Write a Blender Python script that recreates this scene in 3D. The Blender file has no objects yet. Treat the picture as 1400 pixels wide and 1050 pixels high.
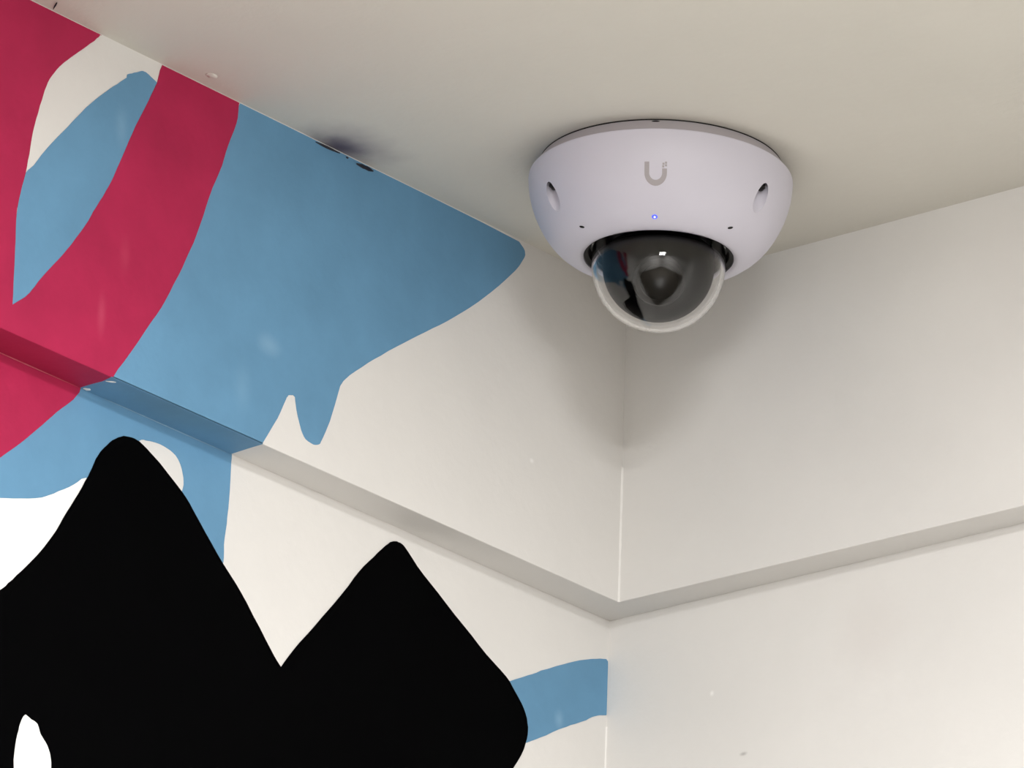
import bpy, bmesh, math, random
from mathutils import Vector, Matrix
from mathutils.geometry import tessellate_polygon

scene = bpy.context.scene
COL = scene.collection
PI = math.pi
H = 2.70                      # ceiling height above the floor

# ------------------------------------------------------------------ camera
def make_camera():
    cd = bpy.data.cameras.new('camera')
    co = bpy.data.objects.new('camera', cd)
    COL.objects.link(co)
    loc = Vector((2.1499938, -2.66176409, H - 1.35988038))
    right = Vector((0.7753105, 0.63082, 0.03098001)).normalized()
    fwd = Vector((-0.59785614, 0.71721403, 0.35801127)).normalized()
    up = right.cross(fwd).normalized()
    m = Matrix((right, up, -fwd)).transposed().to_4x4()
    m.translation = loc
    co.matrix_world = m
    cd.sensor_width = 36.0
    cd.lens = 10675.75 / 1400 * 36.0
    cd.clip_start, cd.clip_end = 0.05, 50
    scene.camera = co
make_camera()

# ------------------------------------------------------------------ world, lights, exposure
w = bpy.data.worlds.new('world')
scene.world = w
w.use_nodes = True
w.node_tree.nodes['Background'].inputs['Color'].default_value = (0.9, 0.95, 1.0, 1)
w.node_tree.nodes['Background'].inputs['Strength'].default_value = 0.0

def area_light(name, loc, target, sx, sy, power, color):
    ld = bpy.data.lights.new(name, 'AREA')
    ld.shape = 'RECTANGLE'; ld.size = sx; ld.size_y = sy
    ld.energy = power; ld.color = color
    o = bpy.data.objects.new(name, ld)
    COL.objects.link(o)
    o.location = loc
    d = Vector(target) - Vector(loc)
    o.rotation_euler = d.to_track_quat('-Z', 'Y').to_euler()
    return o
area_light('key_light', (2.63, -2.67, H - 0.075), (0.1, -0.1, H - 0.06), 0.60, 0.08, 5.5, (1.0, 0.992, 0.982))
panel = area_light('ceiling_panel_light', (0.74, -0.74, H - 0.012), (0.74, -0.74, 0), 0.16, 0.30, 6.0, (1.0, 0.992, 0.982))
panel.rotation_euler = (0, 0, PI / 4)
area_light('far_panel_light', (3.2, -3.3, H - 0.012), (3.2, -3.3, 0), 1.2, 0.6, 150.0, (1.0, 0.992, 0.982))
scene.cycles.caustics_refractive = False
scene.cycles.caustics_reflective = False

scene.view_settings.view_transform = 'Standard'
scene.view_settings.look = 'None'
scene.view_settings.gamma = 1.0
scene.view_settings.use_curve_mapping = False
scene.view_settings.exposure = 1.33

# ------------------------------------------------------------------ helpers
def link(name, mesh, mat=None, parent=None):
    o = bpy.data.objects.new(name, mesh)
    COL.objects.link(o)
    if mat: mesh.materials.append(mat)
    if parent is not None: o.parent = parent
    return o

def obj(name, bm, mat, parent=None, smooth=None):
    me = bpy.data.meshes.new(name)
    bmesh.ops.recalc_face_normals(bm, faces=bm.faces)
    bm.to_mesh(me); bm.free()
    if smooth is not None:
        for p in me.polygons: p.use_smooth = True
        me.set_sharp_from_angle(angle=math.radians(smooth))
    return link(name, me, mat, parent)

def structure(name, bm, mat, parent=None):
    o = obj(name, bm, mat, parent)
    o['kind'] = 'structure'
    return o

def add_box(bm, lo, hi):
    v = [bm.verts.new((x, y, z)) for x in (lo[0], hi[0]) for y in (lo[1], hi[1]) for z in (lo[2], hi[2])]
    for f in ((0, 1, 3, 2), (4, 6, 7, 5), (0, 4, 5, 1), (2, 3, 7, 6), (0, 2, 6, 4), (1, 5, 7, 3)):
        bm.faces.new([v[i] for i in f])

def add_lathe(bm, prof, n=96, closed=False):
    """Revolve (r, z) points about z; a point with r = 0 becomes a pole."""
    rings = []
    for r, z in prof:
        if r < 1e-7: rings.append([bm.verts.new((0, 0, z))])
        else: rings.append([bm.verts.new((r * math.cos(2 * PI * i / n), r * math.sin(2 * PI * i / n), z)) for i in range(n)])
    pairs = list(zip(rings, rings[1:]))
    if closed: pairs.append((rings[-1], rings[0]))
    for a, b in pairs:
        for i in range(n):
            j = (i + 1) % n
            if len(a) == 1 and len(b) == 1: break
            if len(a) == 1: bm.faces.new((a[0], b[i], b[j]))
            elif len(b) == 1: bm.faces.new((a[i], a[j], b[0]))
            else: bm.faces.new((a[i], a[j], b[j], b[i]))

def material(name, color, rough=0.5, mottle=0.0, mottle_scale=12.0, bump=0.0, bump_scale=180.0, spec=0.5, metallic=0.0):
    m = bpy.data.materials.new(name)
    m.use_nodes = True
    nt = m.node_tree; N = nt.nodes; L = nt.links
    b = N['Principled BSDF']
    b.inputs['Roughness'].default_value = rough
    b.inputs['Specular IOR Level'].default_value = spec
    b.inputs['Metallic'].default_value = metallic
    b.inputs['Base Color'].default_value = (*color, 1)
    tc = N.new('ShaderNodeTexCoord')
    if mottle:
        n = N.new('ShaderNodeTexNoise'); n.inputs['Scale'].default_value = mottle_scale
        n.inputs['Detail'].default_value = 5.0; n.inputs['Roughness'].default_value = 0.6
        L.new(tc.outputs['Object'], n.inputs['Vector'])
        r = N.new('ShaderNodeValToRGB')
        r.color_ramp.elements[0].position = 0.3; r.color_ramp.elements[1].position = 0.7
        r.color_ramp.elements[0].color = (*[c * (1 - mottle) for c in color], 1)
        r.color_ramp.elements[1].color = (*[min(1, c * (1 + mottle)) for c in color], 1)
        L.new(n.outputs['Fac'], r.inputs['Fac'])
        L.new(r.outputs['Color'], b.inputs['Base Color'])
        m['base'] = r.name
    if bump:
        n2 = N.new('ShaderNodeTexNoise'); n2.inputs['Scale'].default_value = bump_scale
        n2.inputs['Detail'].default_value = 4.0
        L.new(tc.outputs['Object'], n2.inputs['Vector'])
        bp = N.new('ShaderNodeBump'); bp.inputs['Strength'].default_value = bump
        bp.inputs['Distance'].default_value = 0.001
        L.new(n2.outputs['Fac'], bp.inputs['Height'])
        L.new(bp.outputs['Normal'], b.inputs['Normal'])
    return m

# ------------------------------------------------------------------ materials
M_wall = material('wall_paint', (0.74, 0.727, 0.708), 0.75, 0.03, 9.0, 0.25, 160.0, 0.12)
M_ceiling = material('ceiling_paint', (0.71, 0.69, 0.635), 0.9, 0.03, 6.0, 0.3, 220.0, 0.04)
M_far_wall = material('far_wall_paint', (0.62, 0.605, 0.585), 0.8, 0.03, 3.0, spec=0.1)
M_floor = material('floor_tiles', (0.09, 0.078, 0.062), 0.4, 0.06, 3.0)
M_red = material('red_wall_paint', (0.42, 0.022, 0.08), 0.6, 0.10, 26.0, 0.3, 120.0, 0.12)
M_blue = material('blue_wall_paint', (0.135, 0.30, 0.475), 0.6, 0.07, 22.0, 0.3, 120.0, 0.12)
M_black = material('black_wall_paint', (0.0006, 0.0006, 0.0008), 0.8, 0.0, 20.0, 0.2, 120.0, 0.02)
M_white = material('white_wall_paint', (0.88, 0.88, 0.87), 0.5, 0.01, 20.0, 0.2, 120.0, 0.4)
M_plastic = material('white_plastic', (0.64, 0.625, 0.715), 0.45, 0.01, 60.0, 0.0, 1.0, 0.4)
M_ring = material('grey_plastic', (0.46, 0.43, 0.46), 0.5, spec=0.3)
M_logo = material('grey_print', (0.40, 0.37, 0.39), 0.45)
M_black_plastic = material('black_plastic', (0.006, 0.005, 0.005), 0.5, spec=0.25)
M_gloss_black = material('gloss_black', (0.002, 0.002, 0.002), 0.5, spec=0.02)
M_dark_grey = material('dark_grey_plastic', (0.05, 0.046, 0.043), 0.5, spec=0.1)
M_smudge = material('dark_paint_daub', (0.006, 0.008, 0.02), 0.6)

def glass(name, ior=1.38):
    m = bpy.data.materials.new(name); m.use_nodes = True
    b = m.node_tree.nodes['Principled BSDF']
    b.inputs['Base Color'].default_value = (1, 1, 1, 1)
    b.inputs['Roughness'].default_value = 0.0
    b.inputs['IOR'].default_value = ior
    b.inputs['Transmission Weight'].default_value = 1.0
    b.inputs['Specular IOR Level'].default_value = 0.28
    return m
M_glass = glass('clear_dome_plastic')
M_lens = material('lens_glass', (0.002, 0.002, 0.004), 0.1, spec=0.15)

m = bpy.data.materials.new('blue_led'); m.use_nodes = True
b = m.node_tree.nodes['Principled BSDF']
b.inputs['Base Color'].default_value = (0.1, 0.15, 0.9, 1)
b.inputs['Emission Color'].default_value = (0.06, 0.08, 1.0, 1)
b.inputs['Emission Strength'].default_value = 0.35
M_led = m
m = bpy.data.materials.new('led_core'); m.use_nodes = True
b = m.node_tree.nodes['Principled BSDF']
b.inputs['Emission Color'].default_value = (0.75, 0.80, 1.0, 1)
b.inputs['Emission Strength'].default_value = 0.4
M_led_core = m

HB, D1, D2 = 0.15478, 0.02009, 0.01837   # upper wall overhang: height below the ceiling, depths (enlarged to stand in for the shadow strip beneath)

def stain(mat, spots):
    """Soft-edged dirt spots at fixed places of the surface: (centre, radius, colour, strength)."""
    nt = mat.node_tree; N = nt.nodes; L = nt.links
    b = N['Principled BSDF']; src = b.inputs['Base Color'].links[0].from_socket
    tc = N.new('ShaderNodeTexCoord')
    nz = N.new('ShaderNodeTexNoise'); nz.inputs['Scale'].default_value = 60; nz.inputs['Detail'].default_value = 4
    L.new(tc.outputs['Object'], nz.inputs['Vector'])
    half = N.new('ShaderNodeMath'); half.operation = 'MULTIPLY'; half.inputs[1].default_value = 0.5
    L.new(nz.outputs['Fac'], half.inputs[0])
    for c, r, col, k in spots:
        mp = N.new('ShaderNodeMapping'); mp.vector_type = 'POINT'
        mp.inputs['Location'].default_value = [-a / q for a, q in zip(c, r)]
        mp.inputs['Scale'].default_value = [1 / q for q in r]
        L.new(tc.outputs['Object'], mp.inputs['Vector'])
        ln = N.new('ShaderNodeVectorMath'); ln.operation = 'LENGTH'
        L.new(mp.outputs['Vector'], ln.inputs[0])
        ad = N.new('ShaderNodeMath'); ad.operation = 'ADD'
        L.new(ln.outputs['Value'], ad.inputs[0]); L.new(half.outputs['Value'], ad.inputs[1])
        mr = N.new('ShaderNodeMapRange'); mr.interpolation_type = 'SMOOTHSTEP'
        mr.inputs['From Min'].default_value = 1.25; mr.inputs['From Max'].default_value = 0.2
        mr.inputs['To Min'].default_value = 0.0; mr.inputs['To Max'].default_value = k
        L.new(ad.outputs['Value'], mr.inputs['Value'])
        mx = N.new('ShaderNodeMix'); mx.data_type = 'RGBA'
        L.new(mr.outputs['Result'], mx.inputs['Factor'])
        L.new(src, mx.inputs['A']); mx.inputs['B'].default_value = (*col, 1)
        src = mx.outputs['Result']
    L.new(src, b.inputs['Base Color'])
stain(M_ceiling, [((0.0060, -0.212, H), (0.030, 0.040, 0.05), (0.19, 0.165, 0.22), 0.65), ((0.0030, -0.214, H), (0.013, 0.024, 0.05), (0.045, 0.04, 0.09), 0.8)])
stain(M_wall, [((0.061, D2, H - 0.2351), (0.0030, 0.02, 0.0014), (0.42, 0.41, 0.40), 0.8), ((0.0419, D2, H - 0.2022), (0.0018, 0.02, 0.0020), (0.90, 0.89, 0.88), 0.9),
               ((0, -0.0665, H - 0.1052), (0.02, 0.0022, 0.0018), (0.90, 0.89, 0.88), 0.9), ((0.1331, D2, H - 0.19), (0.03, 0.02, 0.03), (0.66, 0.62, 0.60), 0.35)])
stain(M_blue, [((0, -0.2515, H - 0.1076), (0.02, 0.012, 0.007), (0.26, 0.44, 0.62), 0.5), ((0, -0.2686, H - 0.133), (0.02, 0.008, 0.016), (0.20, 0.38, 0.56), 0.4),
               ((0, -0.355, H - 0.039), (0.02, 0.006, 0.014), (0.22, 0.40, 0.58), 0.5), ((-D1, -0.0167, H - 0.2132), (0.02, 0.005, 0.007), (0.26, 0.44, 0.62), 0.5)])
stain(M_red, [((0, -0.3615, H - 0.128), (0.02, 0.004, 0.014), (0.55, 0.07, 0.14), 0.6), ((0, -0.3486, H - 0.097), (0.02, 0.005, 0.012), (0.50, 0.05, 0.11), 0.5)])

# ------------------------------------------------------------------ room shell
BV, T, LX = 0.0005, 0.12, 5.0            # edge rounding, wall thickness, room length

def extrude_profile(bm, prof, a, b, axis):
    """prof = closed (depth, z) loop; extruded along y (axis 'y') or x (axis 'x')."""
    P = lambda t, q: (q[0], t, q[1]) if axis == 'y' else (t, q[0], q[1])
    A = [bm.verts.new(P(a, q)) for q in prof]; B = [bm.verts.new(P(b, q)) for q in prof]
    bm.faces.new(A); bm.faces.new(list(reversed(B)))
    n = len(prof)
    for i in range(n):
        bm.faces.new((A[i], A[(i + 1) % n], B[(i + 1) % n], B[i]))

def rounded(sgn):
    zb = H - HB
    arc = [(-sgn * BV * (1 - math.cos(t)), zb + BV * (1 - math.sin(t))) for t in [i * PI / 8 for i in range(5)]]
    return arc
prof_l = [(0, H)] + rounded(1) + [(-T, H - HB), (-T, H)]
bm = bmesh.new()
extrude_profile(bm, prof_l, -LX, BV, 'y')
extrude_profile(bm, [(-D1, H - HB), (-D1, 0), (-T, 0), (-T, H - HB)], -LX, D2, 'y')
wall_left = structure('wall_left', bm, M_wall)
prof_r = [(0, H)] + rounded(-1) + [(T, H - HB), (T, H)]
bm = bmesh.new()
extrude_profile(bm, prof_r, -T, LX, 'x')
extrude_profile(bm, [(D2, H - HB), (D2, 0), (T, 0), (T, H - HB)], -T, LX, 'x')
wall_right = structure('wall_right', bm, M_wall)
bm = bmesh.new(); add_box(bm, (LX, -LX - T, 0), (LX + T, T, H)); structure('wall_back', bm, M_far_wall)
bm = bmesh.new(); add_box(bm, (-T, -LX - T, 0), (LX, -LX, H)); structure('wall_front', bm, M_far_wall)
bm = bmesh.new(); add_box(bm, (-T, -LX - T, H), (LX + T, T, H + 0.1)); ceiling = structure('ceiling', bm, M_ceiling)
bm = bmesh.new(); add_box(bm, (-T, -LX - T, -0.1), (LX + T, T, 0)); structure('floor', bm, M_floor)

# ------------------------------------------------------------------ mural: thin coats of paint on the left wall
# upper / lower wall outlines: (mm along the wall from the corner, mm below the ceiling); soffit: (mm along, mm deep)
MURAL = {
    'up_red': [(486.7, 1.7), (413.8, -0.8), (370.7, -0.9), (373.7, 3.1), (380.0, 9.0), (389.7, 17.8), (395.0, 23.0), (399.5, 28.4), (403.1, 34.3), (405.4, 40.5), (408.2, 50.2), (410.7, 60.0), (412.2, 70.8), (413.8, 80.5), (416.4, 91.2), (417.7, 98.5), (417.9, 105.0), (417.6, 116.7), (417.4, 128.1), (417.3, 142.4), (409.5, 136.2), (405.7, 132.0), (399.9, 123.9), (390.0, 112.3), (382.8, 103.1), (374.3, 91.0), (370.1, 83.6), (364.6, 74.6), (358.7, 63.8), (351.6, 47.5), (345.7, 34.5), (339.6, 22.5), (333.6, 9.9), (332.0, 3.3), (329.9, -0.7), (278.9, 0.4), (279.4, 2.8), (280.2, 10.8), (285.3, 23.6), (288.5, 33.8), (294.1, 46.6), (297.6, 56.5), (302.8, 71.6), (309.0, 85.4), (316.2, 99.8), (323.5, 112.9), (333.5, 127.8), (344.5, 144.1), (351.9, 153.8), (473.8, 154.3)],
    'up_blue_drop': [(417.3, 142.4), (417.4, 128.1), (417.6, 116.7), (417.8, 103.2), (416.4, 91.2), (413.8, 80.5), (408.8, 75.1), (401.7, 65.1), (391.7, 53.4), (383.1, 43.2), (375.6, 34.7), (365.9, 25.4), (359.1, 19.5), (353.2, 14.3), (352.9, 12.6), (348.7, 10.6), (343.8, 7.9), (341.2, 7.6), (337.7, 8.5), (333.7, 9.9), (339.6, 22.5), (345.7, 34.5), (351.6, 47.5), (358.7, 63.8), (364.6, 74.6), (370.5, 84.3), (374.3, 91.0), (382.8, 103.1), (390.0, 112.3), (399.9, 123.9), (405.7, 132.0), (409.5, 136.2)],
    'up_blue': [(278.4, 0.4), (181.0, -0.1), (80.9, 1.3), (77.3, 3.6), (76.3, 6.3), (78.7, 10.6), (82.8, 16.1), (94.4, 27.5), (109.1, 40.6), (130.5, 56.9), (145.3, 66.9), (159.8, 76.8), (175.9, 88.3), (188.7, 98.0), (199.5, 107.2), (202.6, 111.6), (206.0, 122.3), (210.3, 133.9), (213.9, 141.2), (215.3, 143.3), (219.2, 144.5), (224.3, 143.8), (227.7, 140.4), (231.6, 131.5), (232.9, 126.3), (234.2, 125.9), (237.3, 126.9), (238.9, 129.3), (244.0, 139.9), (253.3, 154.6), (306.0, 156.0), (351.9, 153.8), (344.5, 144.1), (333.5, 127.8), (323.5, 112.9), (316.2, 99.8), (309.0, 85.4), (302.8, 71.6), (297.6, 56.5), (294.1, 46.6), (288.5, 33.8), (285.3, 23.6), (280.2, 10.8), (279.4, 2.8)],
    'so_red': [(474.6, -0.8), (424.0, -0.2), (353.1, -1.1), (351.4, 6.5), (351.7, 12.3), (351.2, 19.4), (406.2, 16.2), (458.0, 14.8)],
    'so_blue': [(353.1, -1.1), (304.4, 1.5), (253.0, 0.3), (252.6, 6.7), (251.6, 15.6), (351.2, 19.4), (351.7, 12.3), (351.4, 6.5)],
    'lo_red': [(452.6, 151.8), (402.1, 152.6), (350.5, 154.2), (350.4, 155.7), (354.7, 161.5), (364.8, 170.6), (373.5, 179.4), (385.8, 191.1), (398.2, 201.9), (423.9, 223.8), (445.0, 240.8)],
    'lo_blue': [(452.6, 151.8), (402.1, 152.6), (350.5, 154.1), (250.6, 152.3), (250.7, 156.0), (250.9, 159.6), (251.0, 176.2), (252.0, 188.2), (253.0, 198.1), (252.9, 206.2), (256.6, 210.4), (274.4, 199.4), (283.4, 188.4), (282.3, 183.0), (281.2, 178.5), (282.0, 173.8), (283.7, 170.0), (287.3, 166.7), (293.0, 165.0), (300.1, 164.7), (306.7, 165.6), (311.4, 167.3), (316.5, 176.4), (333.4, 193.5), (344.2, 194.4), (351.8, 200.1), (360.7, 205.7), (371.0, 211.7), (383.8, 216.1), (396.8, 219.7), (445.7, 233.1)],
    'lo_white': [(446.1, 228.0), (384.4, 213.1), (371.2, 208.8), (361.0, 202.6), (344.3, 192.8), (333.4, 193.5), (345.7, 217.5), (366.8, 247.1), (405.7, 278.3), (440.2, 298.1)],
    'lo_black': [(439.9, 301.2), (410.4, 277.0), (393.5, 260.6), (388.8, 256.1), (381.3, 248.4), (374.0, 240.6), (367.5, 233.0), (361.2, 224.1), (354.8, 213.3), (348.4, 203.1), (342.9, 193.3), (340.5, 188.4), (337.5, 182.2), (332.0, 175.6), (326.9, 171.1), (321.6, 168.3), (316.2, 167.3), (311.4, 167.7), (303.6, 170.7), (295.0, 174.9), (282.1, 182.2), (274.7, 188.2), (265.8, 196.3), (252.9, 207.3), (240.6, 216.7), (227.3, 229.4), (216.8, 239.4), (211.8, 243.3), (203.8, 232.9), (190.9, 218.4), (172.3, 197.3), (161.2, 183.1), (151.7, 173.4), (144.0, 165.8), (139.2, 162.4), (135.2, 161.6), (131.1, 162.4), (121.5, 169.3), (106.8, 177.4), (87.7, 187.8), (70.7, 196.8), (55.8, 203.6), (49.2, 208.8), (42.6, 215.2), (39.6, 221.4), (39.4, 226.9), (41.7, 234.5), (48.5, 245.3), (61.7, 263.0), (89.0, 291.2), (138.6, 321.5), (245.0, 359.4), (430.9, 407.7)],
    'lo_eye': [(374.0, 310.8), (370.1, 312.0), (366.3, 313.0), (364.0, 316.9), (360.5, 319.8), (357.7, 323.7), (356.3, 329.8), (356.9, 339.8), (365.7, 350.3), (375.2, 346.4), (379.3, 336.1), (379.1, 325.9), (377.7, 318.9), (376.1, 313.7)],
    'lo_stripe': [(61.7, 209.6), (53.7, 205.1), (40.2, 198.4), (30.8, 193.4), (14.7, 185.6), (2.6, 180.2), (-9.3, 176.1), (-16.6, 174.1), (-18.0, 174.8), (-18.8, 178.4), (-18.9, 189.2), (-18.9, 199.9), (-17.8, 201.3), (-9.9, 203.9), (-3.1, 207.9), (8.1, 213.6), (16.7, 218.0), (30.2, 225.8), (38.2, 230.0), (55.0, 238.7)],
}

def smooth_loop(pts, sharp=50, n=3):
    out = []; N = len(pts)
    for i in range(N):
        p0, p1, p2, p3 = [Vector(pts[(i + k) % N]) for k in (-1, 0, 1, 2)]
        def turn(a, b, c):
            u, v = b - a, c - b
            if u.length < 1e-9 or v.length < 1e-9: return 180
            return abs(math.degrees(u.angle_signed(v)))
        t1 = (p2 - p0) * 0.5; t2 = (p3 - p1) * 0.5
        L = (p2 - p1).length
        if turn(p0, p1, p2) > sharp or (p1 - p0).length > 3.5 * L: t1 = p2 - p1
        if turn(p1, p2, p3) > sharp or (p3 - p2).length > 3.5 * L: t2 = p2 - p1
        if t1.length > L: t1 = t1.normalized() * L
        if t2.length > L: t2 = t2.normalized() * L
        for k in range(n):
            s = k / n
            h = (2*s**3-3*s**2+1)*p1 + (s**3-2*s**2+s)*t1 + (-2*s**3+3*s**2)*p2 + (s**3-s**2)*t2
            out.append((h.x, h.y))
    return out

def coat(name, key, plane, th, mat, label, smooth=True, rough_edge=0.12, seed=1):
    pts = MURAL[key]
    if smooth: pts = smooth_loop(pts)
    rnd = random.Random(seed)
    if rough_edge: pts = [(a + rnd.uniform(-1, 1) * rough_edge, b + rnd.uniform(-1, 1) * rough_edge) for a, b in pts]
    def snap(v, at, tol, to): return to if abs(v - at) < tol else v
    hb, d1 = HB * 1000, D1 * 1000
    if plane == 'upper':                      # coats run to the edges and wrap over them
        pts = [(a, max(0.5, snap(b, hb, 1.6, hb))) for a, b in pts]
        P = lambda q, t: (t, -q[0] / 1000, H - q[1] / 1000)
    elif plane == 'lower':
        pts = [(max(a, -D2 * 1000 + 0.3), max(hb, snap(b, hb, 1.6, hb))) for a, b in pts]
        P = lambda q, t: (-D1 + t, -q[0] / 1000, H - q[1] / 1000)
    else:
        pts = [(a, snap(snap(b, d1, 5.6, d1), 0, 2.0, -0.2)) for a, b in pts]
        P = lambda q, t: (-q[1] / 1000, -q[0] / 1000, H - HB - t)
    bm = bmesh.new()
    top = [bm.verts.new(P(q, th)) for q in pts]; bot = [bm.verts.new(P(q, -0.0004)) for q in pts]
    tri = tessellate_polygon([[Vector((a, b, 0)) for a, b in pts]])
    for t in tri:
        try: bm.faces.new([top[i] for i in t])
        except ValueError: pass
        try: bm.faces.new([bot[i] for i in reversed(t)])
        except ValueError: pass
    n = len(pts)
    for i in range(n):
        try: bm.faces.new((top[i], top[(i + 1) % n], bot[(i + 1) % n], bot[i]))
        except ValueError: pass
    o = obj(name, bm, mat, wall_left)
    o['label'] = label
    return o
coat('red_paint', 'up_red', 'upper', 0.0003, M_red, 'crimson painted loop on the upper wall')
coat('blue_paint', 'up_blue_drop', 'upper', 0.0002, M_blue, 'blue painted drop inside the crimson loop')
coat('blue_paint', 'up_blue', 'upper', 0.0002, M_blue, 'large blue painted field with drips below the ceiling')
coat('red_paint', 'so_red', 'soffit', 0.0003, M_red, 'crimson paint under the wall overhang', smooth=False)
coat('blue_paint', 'so_blue', 'soffit', 0.0002, M_blue, 'blue paint under the wall overhang', smooth=False)
coat('red_paint', 'lo_red', 'lower', 0.0003, M_red, 'crimson paint on the lower wall')
coat('blue_paint', 'lo_blue', 'lower', 0.0002, M_blue, 'blue paint around the tall black peak')
coat('white_paint', 'lo_white', 'lower', 0.0001, M_white, 'bright white paint left of the black peak')
coat('black_paint', 'lo_black', 'lower', 0.0004, M_black, 'black painted shape with two rounded peaks')
coat('white_paint', 'lo_eye', 'lower', 0.0005, M_white, 'small white drop within the black paint')
coat('blue_paint', 'lo_stripe', 'lower', 0.0002, M_blue, 'short blue stripe running into the corner')

# a bead of filler down the corner of the two walls
def filler(x, y, z0, z1, r, seed):
    rnd = random.Random(seed); bm = bmesh.new(); rows = []
    for i in range(25):
        k = r * rnd.uniform(0.75, 1.15); z = z0 + (z1 - z0) * i / 24
        rows.append([bm.verts.new((x + dx * k, y + dy * k, z)) for dx, dy in ((-0.1, -1.0), (0.32, -0.32), (1.0, 0.1))])
    for p, q in zip(rows, rows[1:]):
        for a in range(2): bm.faces.new((p[a], p[a + 1], q[a + 1], q[a]))
    o = obj('filler_bead', bm, M_wall_white, wall_right, 60); o['label'] = 'paler bead of filler in the wall corner'
M_wall_white = material('filler', (0.82, 0.81, 0.79), 0.6, spec=0.12)
filler(0, 0, H - HB, H - 0.088, 0.0009, 3)
filler(-D1, D2, H - 0.275, H - 0.207, 0.0007, 4)

# dark paint daubs along the ceiling joint, one plaster blob and a dark tick on the ceiling
def daub(name, a, b, wdt, parent, mat, label=None, n=10, th=0.0005):
    a = Vector(a); b = Vector(b); d = (b - a)
    side = Vector((0, -d.z, d.y)).normalized() if parent is wall_left else Vector((-d.y, d.x, 0)).normalized()
    nrm = Vector((1, 0, 0)) if parent is wall_left else Vector((0, 0, -1))
    bm = bmesh.new(); rows = []
    rnd = random.Random(int(a.y * 1e5))
    for i in range(n + 1):
        s = i / n
        ww = wdt * (math.sin(PI * min(0.97, max(0.03, s))) ** 0.5) * rnd.uniform(0.8, 1.1)
        c = a + d * s
        rows.append([bm.verts.new(c - side * ww), bm.verts.new(c + nrm * th), bm.verts.new(c + side * ww)])
    for p, q in zip(rows, rows[1:]):
        bm.faces.new((p[0], p[1], q[1], q[0])); bm.faces.new((p[1], p[2], q[2], q[1]))
    o = obj(name, bm, mat, parent, 60)
    if label: o['label'] = label
    return o
daub('paint_daub', (0.0004, -0.2270, H - 0.0014), (0.0004, -0.2100, H - 0.0011), 0.0007, wall_left, M_smudge, 'thin dark paint smear along the ceiling joint')
daub('paint_daub', (0.0004, -0.1985, H - 0.0022), (0.0004, -0.1865, H - 0.0018), 0.0011, wall_left, M_smudge, 'short navy paint smear under the ceiling joint')
daub('paint_daub', (0.0004, -0.2056, H - 0.0015), (0.0004, -0.2040, H - 0.0015), 0.0005, wall_left, M_smudge, 'tiny dark paint fleck at the ceiling joint')
daub('paint_mark', (0.0018, -0.4040, H - 0.0003), (0.0082, -0.4085, H - 0.0003), 0.0004, ceiling, M_smudge, 'short dark tick on the ceiling edge')
M_red_ridge = material('red_ridge_glint', (0.50, 0.10, 0.14), 0.6, spec=0.12)  # paler tones stand in for light caught along the rolled paint edge
M_blue_ridge = material('blue_ridge_glint', (0.24, 0.40, 0.55), 0.6, spec=0.12)
def bead(y0, y1, mat, label, r=0.00045):
    bm = bmesh.new(); n = 40; rows = []
    rnd = random.Random(7)
    for i in range(n + 1):
        k = r * rnd.uniform(0.7, 1.1) * min(1, 0.3 + 4 * min(i, n - i) / n)
        y = y0 + (y1 - y0) * i / n
        c = Vector((-D1 + 0.0002, y, H - HB - 0.0003))
        rows.append([bm.verts.new(c + Vector((math.cos(t), 0, -math.sin(t))) * k) for t in (-0.5, 0.3, 1.1, 2.0)])
    for p, q in zip(rows, rows[1:]):
        for a in range(3): bm.faces.new((p[a], p[a + 1], q[a + 1], q[a]))
    o = obj('paint_ridge', bm, mat, wall_left, 60); o['label'] = label
bead(-0.480, -0.352, M_red_ridge, 'red paint ridge under the overhang, coloured paler for caught light')
bead(-0.335, -0.255, M_blue_ridge, 'blue paint ridge under the overhang, coloured paler for caught light', 0.0003)
def fleck(y0, x0, y1, x1, r):
    bm = bmesh.new(); bmesh.ops.create_icosphere(bm, subdivisions=2, radius=1)
    a = Vector((-x0, -y0, H - HB - 0.0003)); b = Vector((-x1, -y1, H - HB - 0.0003)); d = (b - a) / 2
    sd = Vector((-d.y, d.x, 0)).normalized() * r
    for v in bm.verts: v.co = (a + b) / 2 + d * v.co.x + sd * v.co.y * (1 + 0.3 * math.sin(4 * v.co.x)) + Vector((0, 0, v.co.z * 0.0003))
    o = obj('paint_fleck', bm, M_white, wall_left, 60); o['label'] = 'white unpainted fleck between crimson and blue'
fleck(0.3500, 0.0190, 0.3462, 0.0180, 0.0012)
fleck(0.3510, 0.0052, 0.3470, 0.0022, 0.0005)
bm = bmesh.new()
bmesh.ops.create_icosphere(bm, subdivisions=2, radius=1.0)
for v in bm.verts:
    k = 1 + 0.2 * math.sin(5 * v.co.x + 3 * v.co.y)
    v.co = Vector((v.co.x * 0.0022 * k, v.co.y * 0.0032 * k, v.co.z * 0.0008)) + Vector((0.0100, -0.3085, H))
o = obj('plaster_blob', bm, M_ceiling, ceiling, 60); o['label'] = 'small plaster lump on the ceiling'

# ------------------------------------------------------------------ the dome security camera
root = bpy.data.objects.new('security_camera', None)
COL.objects.link(root)
root.location = (0.10851, -0.11248, H)
root.rotation_euler = (0, 0, math.radians(35.7))
root['label'] = 'white dome security camera with clear bubble, mounted on the ceiling corner'
root['category'] = 'security camera'
bpy.context.view_layer.update()

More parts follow.
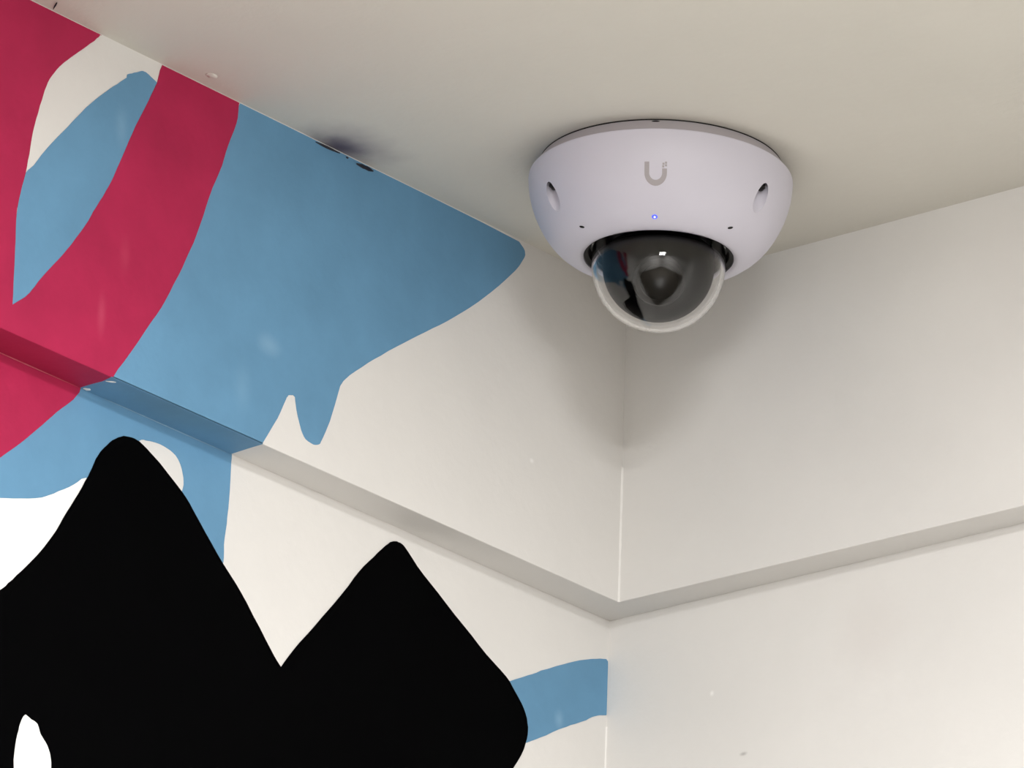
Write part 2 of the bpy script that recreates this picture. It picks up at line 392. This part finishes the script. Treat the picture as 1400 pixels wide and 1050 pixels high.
PROF = [(0.0588, 0.0063), (0.0594, 0.0064), (0.05975, 0.0068), (0.05985, 0.0080), (0.0596, 0.0115), (0.0591, 0.0154), (0.0581, 0.0195), (0.0568, 0.0235),
        (0.0551, 0.0274), (0.0532, 0.0311), (0.0510, 0.0345), (0.0486, 0.0375), (0.0461, 0.0400), (0.0434, 0.0421),
        (0.0408, 0.0436), (0.0383, 0.0447), (0.0361, 0.0453), (0.0348, 0.0453), (0.0339, 0.0447)]
def surf_r(z):
    P = PROF[2:]
    for (r0, z0), (r1, z1) in zip(P, P[1:]):
        if z0 <= z <= z1: return r0 + (r1 - r0) * (z - z0) / (z1 - z0), math.atan2(r0 - r1, z1 - z0)
    return P[-1][0], PI / 2
def surf_point(az, z, lift=0.0):
    """Point on the housing: az = angle from the front (towards +x), z below the ceiling."""
    r, sl = surf_r(z)
    d = Vector((math.sin(az), -math.cos(az), 0))
    n = d * math.cos(sl) + Vector((0, 0, -1)) * math.sin(sl)
    return d * r + Vector((0, 0, -z)) + n * lift, n

bm = bmesh.new()
add_lathe(bm, [(0, -0.0061), (0.0580, -0.0061)] + [(r, -z) for r, z in PROF] + [(0.0337, -0.0425), (0.0337, -0.034), (0, -0.034)], 160)
housing = obj('housing', bm, M_plastic, root, 35)

def boolean_cut(target, cutters):
    bm = bmesh.new()
    for f in cutters: f(bm)
    bmesh.ops.recalc_face_normals(bm, faces=bm.faces)
    me = bpy.data.meshes.new('cut'); bm.to_mesh(me); bm.free()
    me.materials.append(target.data.materials[0])
    c = bpy.data.objects.new('cut', me); COL.objects.link(c); c.parent = target.parent
    md = target.modifiers.new('cut', 'BOOLEAN'); md.object = c; md.operation = 'DIFFERENCE'; md.solver = 'EXACT'
    bpy.context.view_layer.update()
    ev = target.evaluated_get(bpy.context.evaluated_depsgraph_get())
    new = bpy.data.meshes.new_from_object(ev)
    target.modifiers.clear(); target.data = new
    bpy.data.objects.remove(c)
    for p in new.polygons: p.use_smooth = True
    new.set_sharp_from_angle(angle=math.radians(35))
def notch_frame(az):
    d = Vector((math.sin(az), -math.cos(az), 0)); x = Vector((math.cos(az), math.sin(az), 0))
    up_ = (Vector((0, 0, 1)) - d * 0.13).normalized()          # the hole leans inwards as it goes up
    y = up_.cross(x)
    m = Matrix((x, y, up_)).transposed().to_4x4()
    m.translation = d * 0.0552 + Vector((0, 0, -0.0265))
    return m
def notch(az):
    def f(bm):
        b2 = bmesh.new()
        add_lathe(b2, [(0, 0.0125), (0.0024, 0.0125), (0.0032, 0.0060), (0.0040, 0.0), (0.0058, -0.030), (0, -0.030)], 24)
        bmesh.ops.transform(b2, matrix=notch_frame(az), verts=b2.verts)
        me = bpy.data.meshes.new('t')
        b2.to_mesh(me); b2.free(); bm.from_mesh(me); bpy.data.meshes.remove(me)
    return f
A = math.radians
boolean_cut(housing, [notch(A(-58)), notch(A(58)), notch(A(180))])

bm = bmesh.new()
add_lathe(bm, [(0, -0.0005), (0.0548, -0.0005), (0.0552, -0.0007), (0.0588, -0.0060), (0.0586, -0.0062), (0, -0.0062)], 160)
ring = obj('mounting_ring', bm, M_ring, root, 25)
ring['label'] = 'greyer ring between the ceiling and the housing'
bm = bmesh.new(); bmesh.ops.create_uvsphere(bm, u_segments=16, v_segments=8, radius=1)
for v in bm.verts: v.co = Vector((v.co.x * 0.0021, -0.0556 + v.co.y * 0.0004, -0.0017 + v.co.z * 0.0007))
obj('vent_slot', bm, M_black_plastic, root, 60)  # black pill in place of an open slot, its colour carries the shade
bm = bmesh.new()
add_lathe(bm, [(0, 0), (0.0551, 0), (0.0552, -0.0003), (0.0551, -0.0006), (0, -0.0006)], 160)
obj('ceiling_gap_shade', bm, M_black_plastic, root, 25)  # black disc added for the dark shade line in the gap at the ceiling

for az in (-58, 58, 180):  # black screws, enlarged to stand in for the shade inside the notches
    bm = bmesh.new()
    add_lathe(bm, [(0, 0.0030), (0.0010, 0.0030), (0.0012, 0.0038), (0.0022, 0.0042), (0.0022, 0.0110), (0, 0.0110)], 20)
    bmesh.ops.transform(bm, matrix=notch_frame(A(az)), verts=bm.verts)
    obj('screw_shade', bm, M_black_plastic, root, 35)

def pill(name, az, z, rw, rh, th, mat, tilt=0.0, label=None, parent=root):
    c, n = surf_point(az, z)
    x = Vector((math.cos(az), math.sin(az), 0)); y = n.cross(x)
    u = x * math.cos(tilt) + y * math.sin(tilt); v = n.cross(u)
    bm = bmesh.new(); bmesh.ops.create_uvsphere(bm, u_segments=16, v_segments=8, radius=1)
    for w_ in bm.verts: w_.co = c + u * w_.co.x * rw + v * w_.co.y * rh + n * w_.co.z * th
    o = obj(name, bm, mat, parent, 60)
    if label: o['label'] = label
    return o
pill('microphone_hole', A(-49), 0.0416, 0.0014, 0.00065, 0.0003, M_black_plastic, A(-28))  # black pills carry the shade inside the small open holes
pill('microphone_hole', A(49), 0.0416, 0.0014, 0.00065, 0.0003, M_black_plastic, A(28))
led = pill('status_light', 0.0, 0.0423, 0.0013, 0.0013, 0.0003, M_led, 0, 'small blue status light')
pill('light_core', 0.0, 0.0423, 0.0006, 0.0007, 0.0005, M_led_core, 0, None, led)

# pale vent slot backing and the grey U emblem, bent over the housing's curve
def wrapped(polys, z0, az0, lift):
    bm = bmesh.new()
    for strip in polys:
        rows = []
        for (x, y), (x2, y2) in strip:
            r = []
            for (a, b) in ((x, y), (x2, y2)):
                z = z0 + b; rr, _ = surf_r(z)
                r.append(bm.verts.new(surf_point(az0 + a / rr, z, lift)[0]))
            rows.append(r)
        for p, q in zip(rows, rows[1:]): bm.faces.new((p[0], p[1], q[1], q[0]))
    return bm
def emblem():
    ro, ri, hs = 0.0050, 0.0029, 0.0046      # outer / inner half widths, stem height
    st = []
    left = [((-ro, -hs + i * hs / 4), (-ri, -hs + i * hs / 4)) for i in range(4)]
    arc = [((-ro * math.cos(t), ro * 1.05 * math.sin(t)), (-ri * math.cos(t), ri * 1.0 * math.sin(t))) for t in [i * PI / 16 for i in range(17)]]
    right = [((ro, -i * 0.0006), (ri, -i * 0.0006)) for i in range(1, 4)]
    st.append(left + arc + right)
    q = 0.00045
    for cx, cy in ((ro - q, -0.0031), (ro - q, -0.0042), (ri + q, -0.0026), (ri + q * 1.2, -0.0037)):
        st.append([((cx - q, cy - q), (cx + q, cy - q)), ((cx - q, cy + q), (cx + q, cy + q))])
    return st
o = obj('emblem', wrapped(emblem(), 0.0262, A(0.6), 0.00012), M_logo, root, 60); o['label'] = 'grey letter U emblem'

# black recess ring behind the bubble
bm = bmesh.new()
add_lathe(bm, [(0.0336, -0.0443), (0.0318, -0.0430), (0.0312, -0.0395), (0.0240, -0.0390), (0.0240, -0.0360), (0.0336, -0.0360)], 96, closed=True)
obj('gasket', bm, M_black_plastic, root, 35)

# clear bubble: a shell with real thickness
ZC, RO, RI = 0.0490, 0.0302, 0.0284
def dome_prof():
    out = [(RO, -0.0398)] + [(RO * math.cos(t), -ZC - RO * math.sin(t)) for t in [i * PI / 2 / 32 for i in range(33)]]
    out[-1] = (0, -ZC - RO)
    inn = [(RI * math.cos(t), -ZC - RI * math.sin(t)) for t in [i * PI / 2 / 32 for i in range(33)]]
    inn[-1] = (0, -ZC - RI)
    return out, inn
out, inn = dome_prof()
bm = bmesh.new()
add_lathe(bm, out + list(reversed(inn)) + [(RI, -0.0398), (RO, -0.0398)], 128)
bmesh.ops.remove_doubles(bm, verts=bm.verts, dist=1e-7)
bubble = obj('bubble', bm, M_glass, root, 40)
bubble['label'] = 'clear dome cover'

# the camera ball inside
RB = 0.0252
bm = bmesh.new()
prof = [(0, -0.0405), (RB * .9, -0.0405), (RB, -0.0430)] + [(RB * math.cos(t), -ZC - RB * math.sin(t)) for t in [i * PI / 2 / 24 for i in range(25)]]
prof[-1] = (0, -ZC - RB)
add_lathe(bm, prof, 96)
ball = obj('camera_module', bm, M_gloss_black, root, 40)
# lens axis: towards the room and down
ax = Vector((0.06, -0.80, -0.60)).normalized()
xx = ax.cross(Vector((0, 0, 1))).normalized(); yy = xx.cross(ax)
fr = Matrix((xx, yy, ax)).transposed().to_4x4(); fr.translation = Vector((0, 0, -ZC))
def on_axis(name, prof, mat, n=48, sides=None):
    bm = bmesh.new(); add_lathe(bm, prof, sides or n, closed=True)
    bmesh.ops.transform(bm, matrix=fr, verts=bm.verts)
    return obj(name, bm, mat, ball, 35)
on_axis('lens_ring', [(0.0085, 0.0235), (0.0085, 0.0254), (0.0105, 0.0256), (0.0116, 0.0235)], M_dark_grey)
bm = bmesh.new(); add_lathe(bm, [(0.0086, 0.0238), (0.0086, 0.0245), (0.006, 0.0253), (0.003, 0.0257), (0, 0.0258)], 48)
bmesh.ops.transform(bm, matrix=fr, verts=bm.verts)
obj('lens', bm, M_lens, ball, 40)
